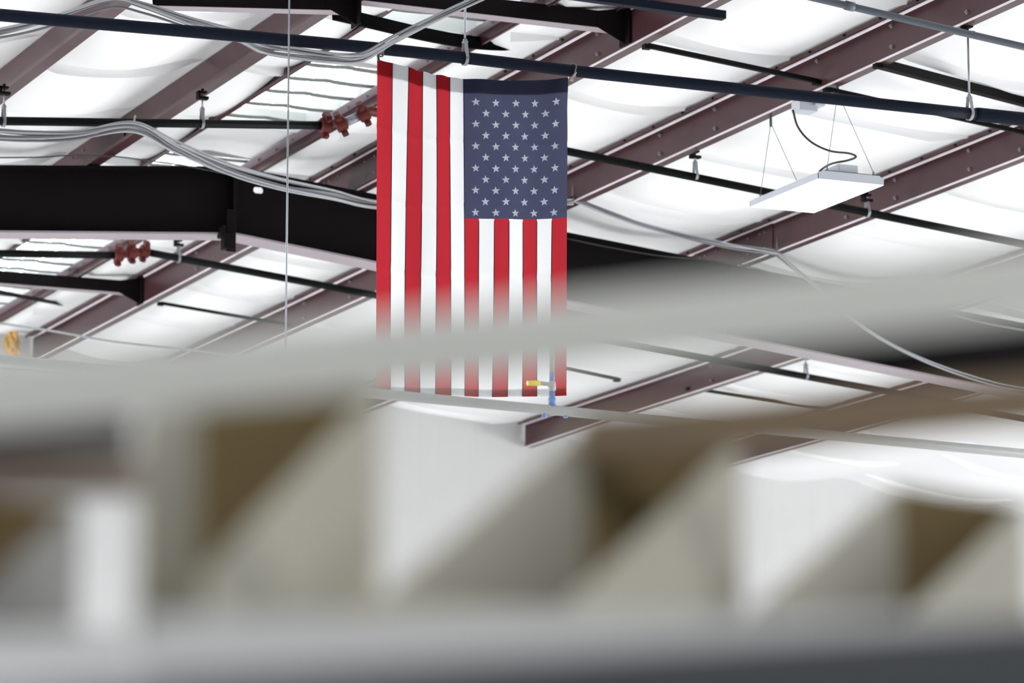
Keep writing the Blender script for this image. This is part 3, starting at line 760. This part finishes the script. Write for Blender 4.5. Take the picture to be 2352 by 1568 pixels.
bin_box(460, 862, 2.30, 862, 892, 2.36, 462, 2.12, 1318, 'blurred white bin with tan inside, largest, below the flag\'s left edge', .3)
bin_box(1348, 985, 2.52, 1692, 1008, 2.60, 1285, 2.34, 1400, 'blurred white bin with tan inside under the left end of the brown plank')
bin_box(2062, 1132, 2.78, 2345, 1142, 2.88, 2010, 2.60, 1480, 'blurred white bin with tan inside at the lower right edge')
LOZ = deep(100, 1500, 2.25).z
bin_box(-330, 1138, 2.42, 172, 1150, 2.46, -95, 2.2, 1400, 'blurred bin, grey with painted shade, at the lower left edge, on the lower shelf board', 1.0, LOZ+.001, 'shadeboard')
a_, b_ = deep(-700, 1500, 2.1), deep(300, 1500, 2.1); dd = (b_-a_).normalized(); bk = Vector((-dd.y, dd.x, 0)); bk = bk if bk.dot(FW) > 0 else -bk
a_.z = b_.z = LOZ
m = MB(); m.prism([a_, b_, b_+bk*.7, a_+bk*.7], (0, 0, -.02)); tag(m.build('shelf_board', M['shelfgrey'], bevel=.002), 'blurred grey shelf board at the lower left corner, under the leftmost bin', 'shelf')
# shelf board with a rolled pale lip
r = empty('shelf', (1.0, 2.0, SHZ)); tag(r, 'blurred light grey shelf along the bottom, carrying the bins', 'shelf')
def flat(pts, z): return [Vector((p.x, p.y, z)) for p in pts]
s0, s1 = deep(325, 1432, 2.0), deep(2700, 1432, 2.0); dirn = Vector((s1.x-s0.x, s1.y-s0.y, 0)).normalized()
A = Vector((s0.x, s0.y, SHZ)); B = A + dirn*.75; back = Vector((-dirn.y, dirn.x, 0)); 
if back.dot(FW) < 0: back = -back
m = MB(); m.prism([A, B, B+back*1.3, A+back*1.3], (0, 0, -.004)); under(m.build('board', M['shelfgrey']), r)
m = MB(); m.prism([A, B, B-Vector((0, 0, .034)), A-Vector((0, 0, .034))], back*.012); under(m.build('lip', M['shelfgrey'], bevel=.004), r)
# rails, planks and boxes round it
def beam(name, p, q, w, h, mt, label, cat, bevel=.003):
    return tag(MB().bar(p, q, w, h).build(name, M[mt], bevel=bevel), label, cat)
beam('rack_rail', deep(-420, 956, 2.12), deep(2800, 598, 1.9), .05, .031, 'railgrey', 'blurred pale grey rail rising across the picture, hiding the lower flag', 'rail')
beam('plank', deep(1345, 1006, 2.5), deep(2800, 888, 2.3), .02, .031, 'plank', 'blurred brown plank at right, between the rail and the shelf', 'plank')
beam('rack_rail', deep(-300, 1740, 1.75), deep(2800, 1520, 1.75), .04, .05, 'slate', 'blurred slate-grey bar along the bottom edge, below the shelf', 'rail')
p_ = deep(388, 1090, 2.22); 
beam('post', Vector((p_.x, p_.y, SHZ)), Vector((p_.x, p_.y, deep(388, 905, 2.22).z)), .03, .034, 'tanwood', 'blurred tan wooden post left of the largest bin', 'post')
beam('black_tray', deep(-400, 1016, 2.2), deep(300, 990, 2.2), .03, .024, 'boxblack', 'blurred black tray at the left edge, below the grey rail', 'tray')
beam('slat', deep(-400, 1104, 2.25), deep(330, 1094, 2.25), .02, .022, 'slat', 'blurred pinkish wooden slat at the left edge, below the black tray', 'slat')
